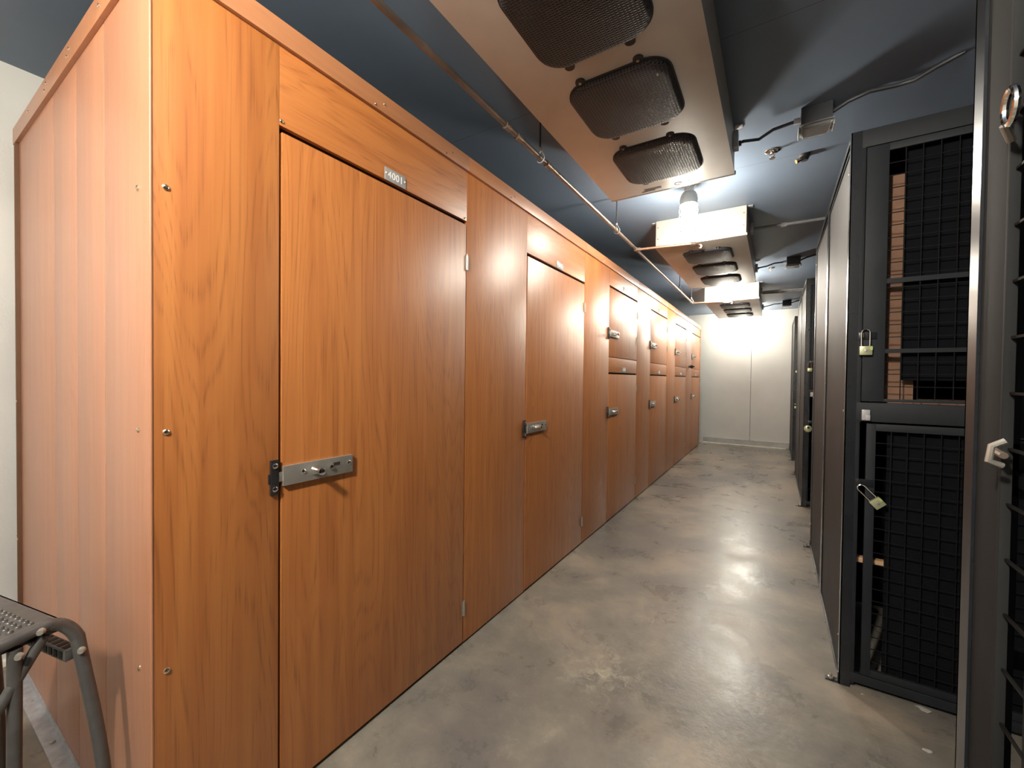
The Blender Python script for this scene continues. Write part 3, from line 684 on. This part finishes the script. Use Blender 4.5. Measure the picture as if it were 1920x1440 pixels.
# ceiling junction boxes with clear covers and cables
jw = ['black ceiling box with clear cover nearest the camera', 'middle black ceiling box with clear cover', 'farthest black ceiling box with clear cover, near end wall']
for i, (yb_, l_) in enumerate(zip((2.612, 5.66, 8.71), jw)):
    x0, x1 = .090, .222
    r = empty('ceiling_box', (.156, yb_+.06, H), l_, 'ceiling box', 'black ceiling boxes beside the cooling units')
    q = MB(); q.box(x0, x1, yb_, yb_+.120, H-.088, H-.0005, .003); q.build('box_body', M['box'], r)
    q = MB(); q.box(x0-.006, x1+.006, yb_-.004, yb_+.126, H-.092, H-.086, .001)
    q.prism([(x0, yb_+.004), (x1, yb_+.004), (x1-.012, yb_+.116), (x0+.012, yb_+.116)], H-.112, H-.092, bevel=.004); q.build('clear_cover', M['clear'], r)
    MB().box(x0-.010, x0-.004, yb_+.02, yb_+.10, H-.118, H-.080, .002).box(x1+.004, x1+.010, yb_+.02, yb_+.10, H-.112, H-.082, .002).build('cover_clip', M['bracket'], r)
    MB().tube([(x0-.030, yb_+.035, H-.044), (x0-.001, yb_+.035, H-.044)], .015, 10).build('cable_gland', M['galv'], r)
    cr = empty('cable', (.1, yb_, H-.04), 'black cable from the ' + ('nearest', 'middle', 'farthest')[i] + ' cooling unit through its ceiling box', 'cable', 'black cables on the ceiling')
    ue = U[i]+1.885-.02
    pts = [(UX1+.005, ue+.01, H-.085), (-.17, ue+.005, H-.08), (-.10, yb_+.10, H-.055), (-.03, yb_+.06, H-.042), (x0-.028, yb_+.036, H-.044)]
    MB().tube(pts, .0085, 8).build('unit_cable', M['cable'], cr)
    MB().tube([(UX1-.002, ue+.012, H-.085), (UX1+.03, ue+.008, H-.084)], .015, 10).build('unit_gland', M['rubber'], cr)
    pts = [(x1+.001, yb_+.03, H-.045), (.28, yb_+.0, H-.03), (.36, yb_-.01, H-.016), (.46, yb_+.01, H-.013), (.52, yb_+.0, H-.016), (.58, yb_-.05, H-.012), (.66, yb_-.08, H+.004)]
    MB().tube(pts, .010, 8).build('wall_cable', M['cable'], cr)

# sprinklers and the brass fitting
for (x, y, l_) in ((-.038, 3.006, 'chrome sprinkler head near the first lamp'), (-.063, 6.10, 'chrome sprinkler head farther along, by the middle lamp')):
    r = empty('sprinkler_head', (x, y, H), l_, 'sprinkler', 'sprinkler heads on the ceiling')
    MB().lathe([(.040, -.0005), (.040, -.004), (.030, -.010), (.016, -.012)], (x, y, H), 20).build('escutcheon', M['chrome'], r)
    q = MB()
    for s in (-1, 1): q.tube([(x+s*.010, y, H-.010), (x+s*.014, y, H-.026), (x+s*.005, y, H-.040), (x, y, H-.043)], .0028, 6)
    q.lathe([(.009, -.010), (.009, -.020)], (x, y, H), 10); q.build('frame_arms', M['chrome'], r)
    MB().lathe([(.016, -.043), (.017, -.045), (.016, -.046)], (x, y, H), 14).build('deflector', M['chrome'], r)
r = empty('ceiling_nozzle', (.125, 3.150, H), 'small dark ceiling fitting with a bright brass nozzle, beside the nearest sprinkler', 'nozzle')
MB().lathe([(.030, -.0005), (.030, -.012), (.024, -.020), (.018, -.036)], (.132, 3.160, H), 16).build('fitting_body', M['box'], r)
MB().tube([(.122, 3.158, H-.022), (.100, 3.150, H-.032)], .010, 10).tube([(.100, 3.150, H-.032), (.088, 3.146, H-.038)], .013, 10).build('brass_nozzle', M['brass'], r)

# ------------------------------------------------------------------ step stool at left
ANG = math.radians(13)
SR = empty('step_stool', (-1.70, .10, 0), 'grey metal step stool with perforated tread beside the wood-grain side wall', 'stool')
SO = Vector((-1.462, .268, 0))
wd = Vector((-math.cos(ANG)*1., -math.sin(ANG)*.9, 0)).normalized(); ld = Vector((wd.y, -wd.x, 0)); 
ld = Vector((-math.sin(ANG)*-1*-1, math.cos(ANG), 0)).normalized()
def SP(a, l, z): # a across (0 = right frame), l backwards (0 = rear), z up
    v = SO + wd*a - ld*l; return (v.x, v.y, z)
ZT = .742; W = .44
for s, a in ((0, 0), (1, W)):
    sg = 1 if s == 0 else -1
    pts = [SP(a-sg*.066, -.056, .012), SP(a-sg*.050, -.046, .36), SP(a-sg*.012, -.020, .655), SP(a-sg*.006, -.014, .700), SP(a, .004, .732), SP(a, .028, .748), SP(a, .060, ZT+.008), SP(a, .30, ZT-.016), SP(a, .345, ZT-.024), SP(a, .385, ZT-.06), SP(a-sg*.01, .42, .55), SP(a-sg*.05, .55, .012)]
    # smooth the path
    sm = []
    for i in range(len(pts)-1):
        p0, p1, p2, p3 = [Vector(pts[max(0, min(len(pts)-1, j))]) for j in (i-1, i, i+1, i+2)]
        for q in range(5):
            t = q/5; sm.append(.5*((2*p1)+(-p0+p2)*t+(2*p0-5*p1+4*p2-p3)*t*t+(-p0+3*p1-3*p2+p3)*t*t*t))
    sm.append(Vector(pts[-1]))
    fr_ = MB().tube(sm, .0140, 14).build('side_frame', M['stool'], SR)
    for p in (pts[0], pts[-1]):
        MB().tube([(p[0], p[1], .001), (p[0], p[1], .035)], .0175, 12).build('rubber_foot', M['rubber'], fr_)
    MB().tube([SP(a-sg*.0, .088, ZT-.015), SP(a-sg*.0, .090, .46), SP(a-sg*.02, .088, .012)], .0125, 12).build('leg', M['stool'], SR)
    br = MB(); br.tube([SP(a, .040, ZT-.012), SP(a, .11, ZT-.13), SP(a, .30, .34)], .0115, 10); br.build('brace', M['stool'], SR)
    for p in (SP(a-sg*.013, .050, ZT+.006), SP(a-sg*.024, -.017, .665), SP(a-sg*.013, .085, ZT-.03)):
        MB().tube([p, (p[0]+sg*.008*1, p[1]-.004, p[2])], [.0085, .006], 10).build('rivet', M['steel'], fr_)
# tread
def rotbox(b, a0, a1, l0, l1, z0, z1, bev=0):
    R = Matrix.Translation(SO) @ Matrix(((wd.x, -ld.x, 0, 0), (wd.y, -ld.y, 0, 0), (0, 0, 1, 0), (0, 0, 0, 1)))
    return b.box(a0, a1, l0, l1, z0, z1, bev, R)
def tread(name, a0, a1, l0, l1, z, border):
    t = MB(); rotbox(t, a0, a1, l0, l1, z-.003, z)
    rotbox(t, a0, a1, l0, l0+.003, z-.034, z); rotbox(t, a0, a1, l1-.003, l1, z-.034, z)
    rotbox(t, a0, a0+.003, l0, l1, z-.034, z); rotbox(t, a1-.003, a1, l0, l1, z-.034, z)
    tr_ = t.build(name, M['stool'], SR)
    bumps = MB(); holes = MB(); i = 0
    l = l0+border
    while l < l1-.015:
        a = a0+.02+(.0105 if i % 2 else 0)
        while a < a1-.018:
            c_ = SP(a, l, z)
            bumps.lathe([(.0068, 0), (.0056, .0035), (.0040, .0048), (.0032, .0035)], c_, 8); holes.lathe([(.0034, .0036), (.0030, .0037)], c_, 8)
            a += .021
        l += .0165; i += 1
    bumps.build('raised_grips', M['steel'] if False else M['stool'], tr_); holes.build('tread_holes', M['rubber'], tr_)
    return tr_
tread('tread', .012, W-.012, .012, .30, ZT+.012, .040)
c = MB(); rotbox(c, .0, W, -.022, .004, .640, .668, .002)
xb = c.build('rear_crossbar', M['stool'], SR)
hb = MB()
for i in range(18):
    rotbox(hb, .012+i*.0235, .026+i*.0235, .004, .0055, .646, .662); rotbox(hb, .012+i*.0235, .026+i*.0235, -.018, .000, .668, .6692)
hb.build('crossbar_slots', M['rubber'], xb)
tread('lower_tread', .012, W-.012, .40, .58, .36, .03)
for l, z in ((.36, .20),):
    MB().tube([SP(0, .52, .16), SP(W, .52, .16)], .009, 10).build('front_crossbar', M['stool'], SR)

r = empty('wedge_bracket', (LX, 7.97, 1.58), 'small dark pointed bracket sticking out between the last two upper locker doors', 'bracket')
MB().box(LX+.0005, LX+.006, 7.945, 7.985, 1.555, 1.605, .001).build('back_plate', M['dark_steel'], r)
MB().lathe([(.008, .006), (.030, .040), (.028, .052), (.004, .100)], (LX, 7.965, 1.58), 4, 'X').build('wedge_head', M['dark_steel'], r)

# ------------------------------------------------------------------ litter on the floor
def scrap(label, x, y, s, seed):
    random.seed(seed); t = bmesh.new(); n = 9; cen = t.verts.new((x, y, .012*s+.002))
    ring = [t.verts.new((x+math.cos(2*PI*i/n)*s*.030*random.uniform(.6, 1.25), y+math.sin(2*PI*i/n)*s*.018*random.uniform(.5, 1.3), random.uniform(.002, .010)*s+.001)) for i in range(n)]
    for i in range(n): t.faces.new((cen, ring[i], ring[(i+1) % n]))
    r_ = bmesh.ops.solidify(t, geom=t.faces[:], thickness=.001)
    o = MB().add(t).build('paper_scrap', M['paper']); tag(o, label, 'scrap', 'white scraps on the floor'); return o
scrap('crumpled white scrap on the dark floor in front of the nearest cage', .545, 2.335, 1.0, 3)
scrap('small white scrap on the floor toward the lower right corner', .495, 2.085, .5, 5)
scrap('tiny white flake on the floor by the foot of the nearest cage', .345, 2.310, .35, 8)
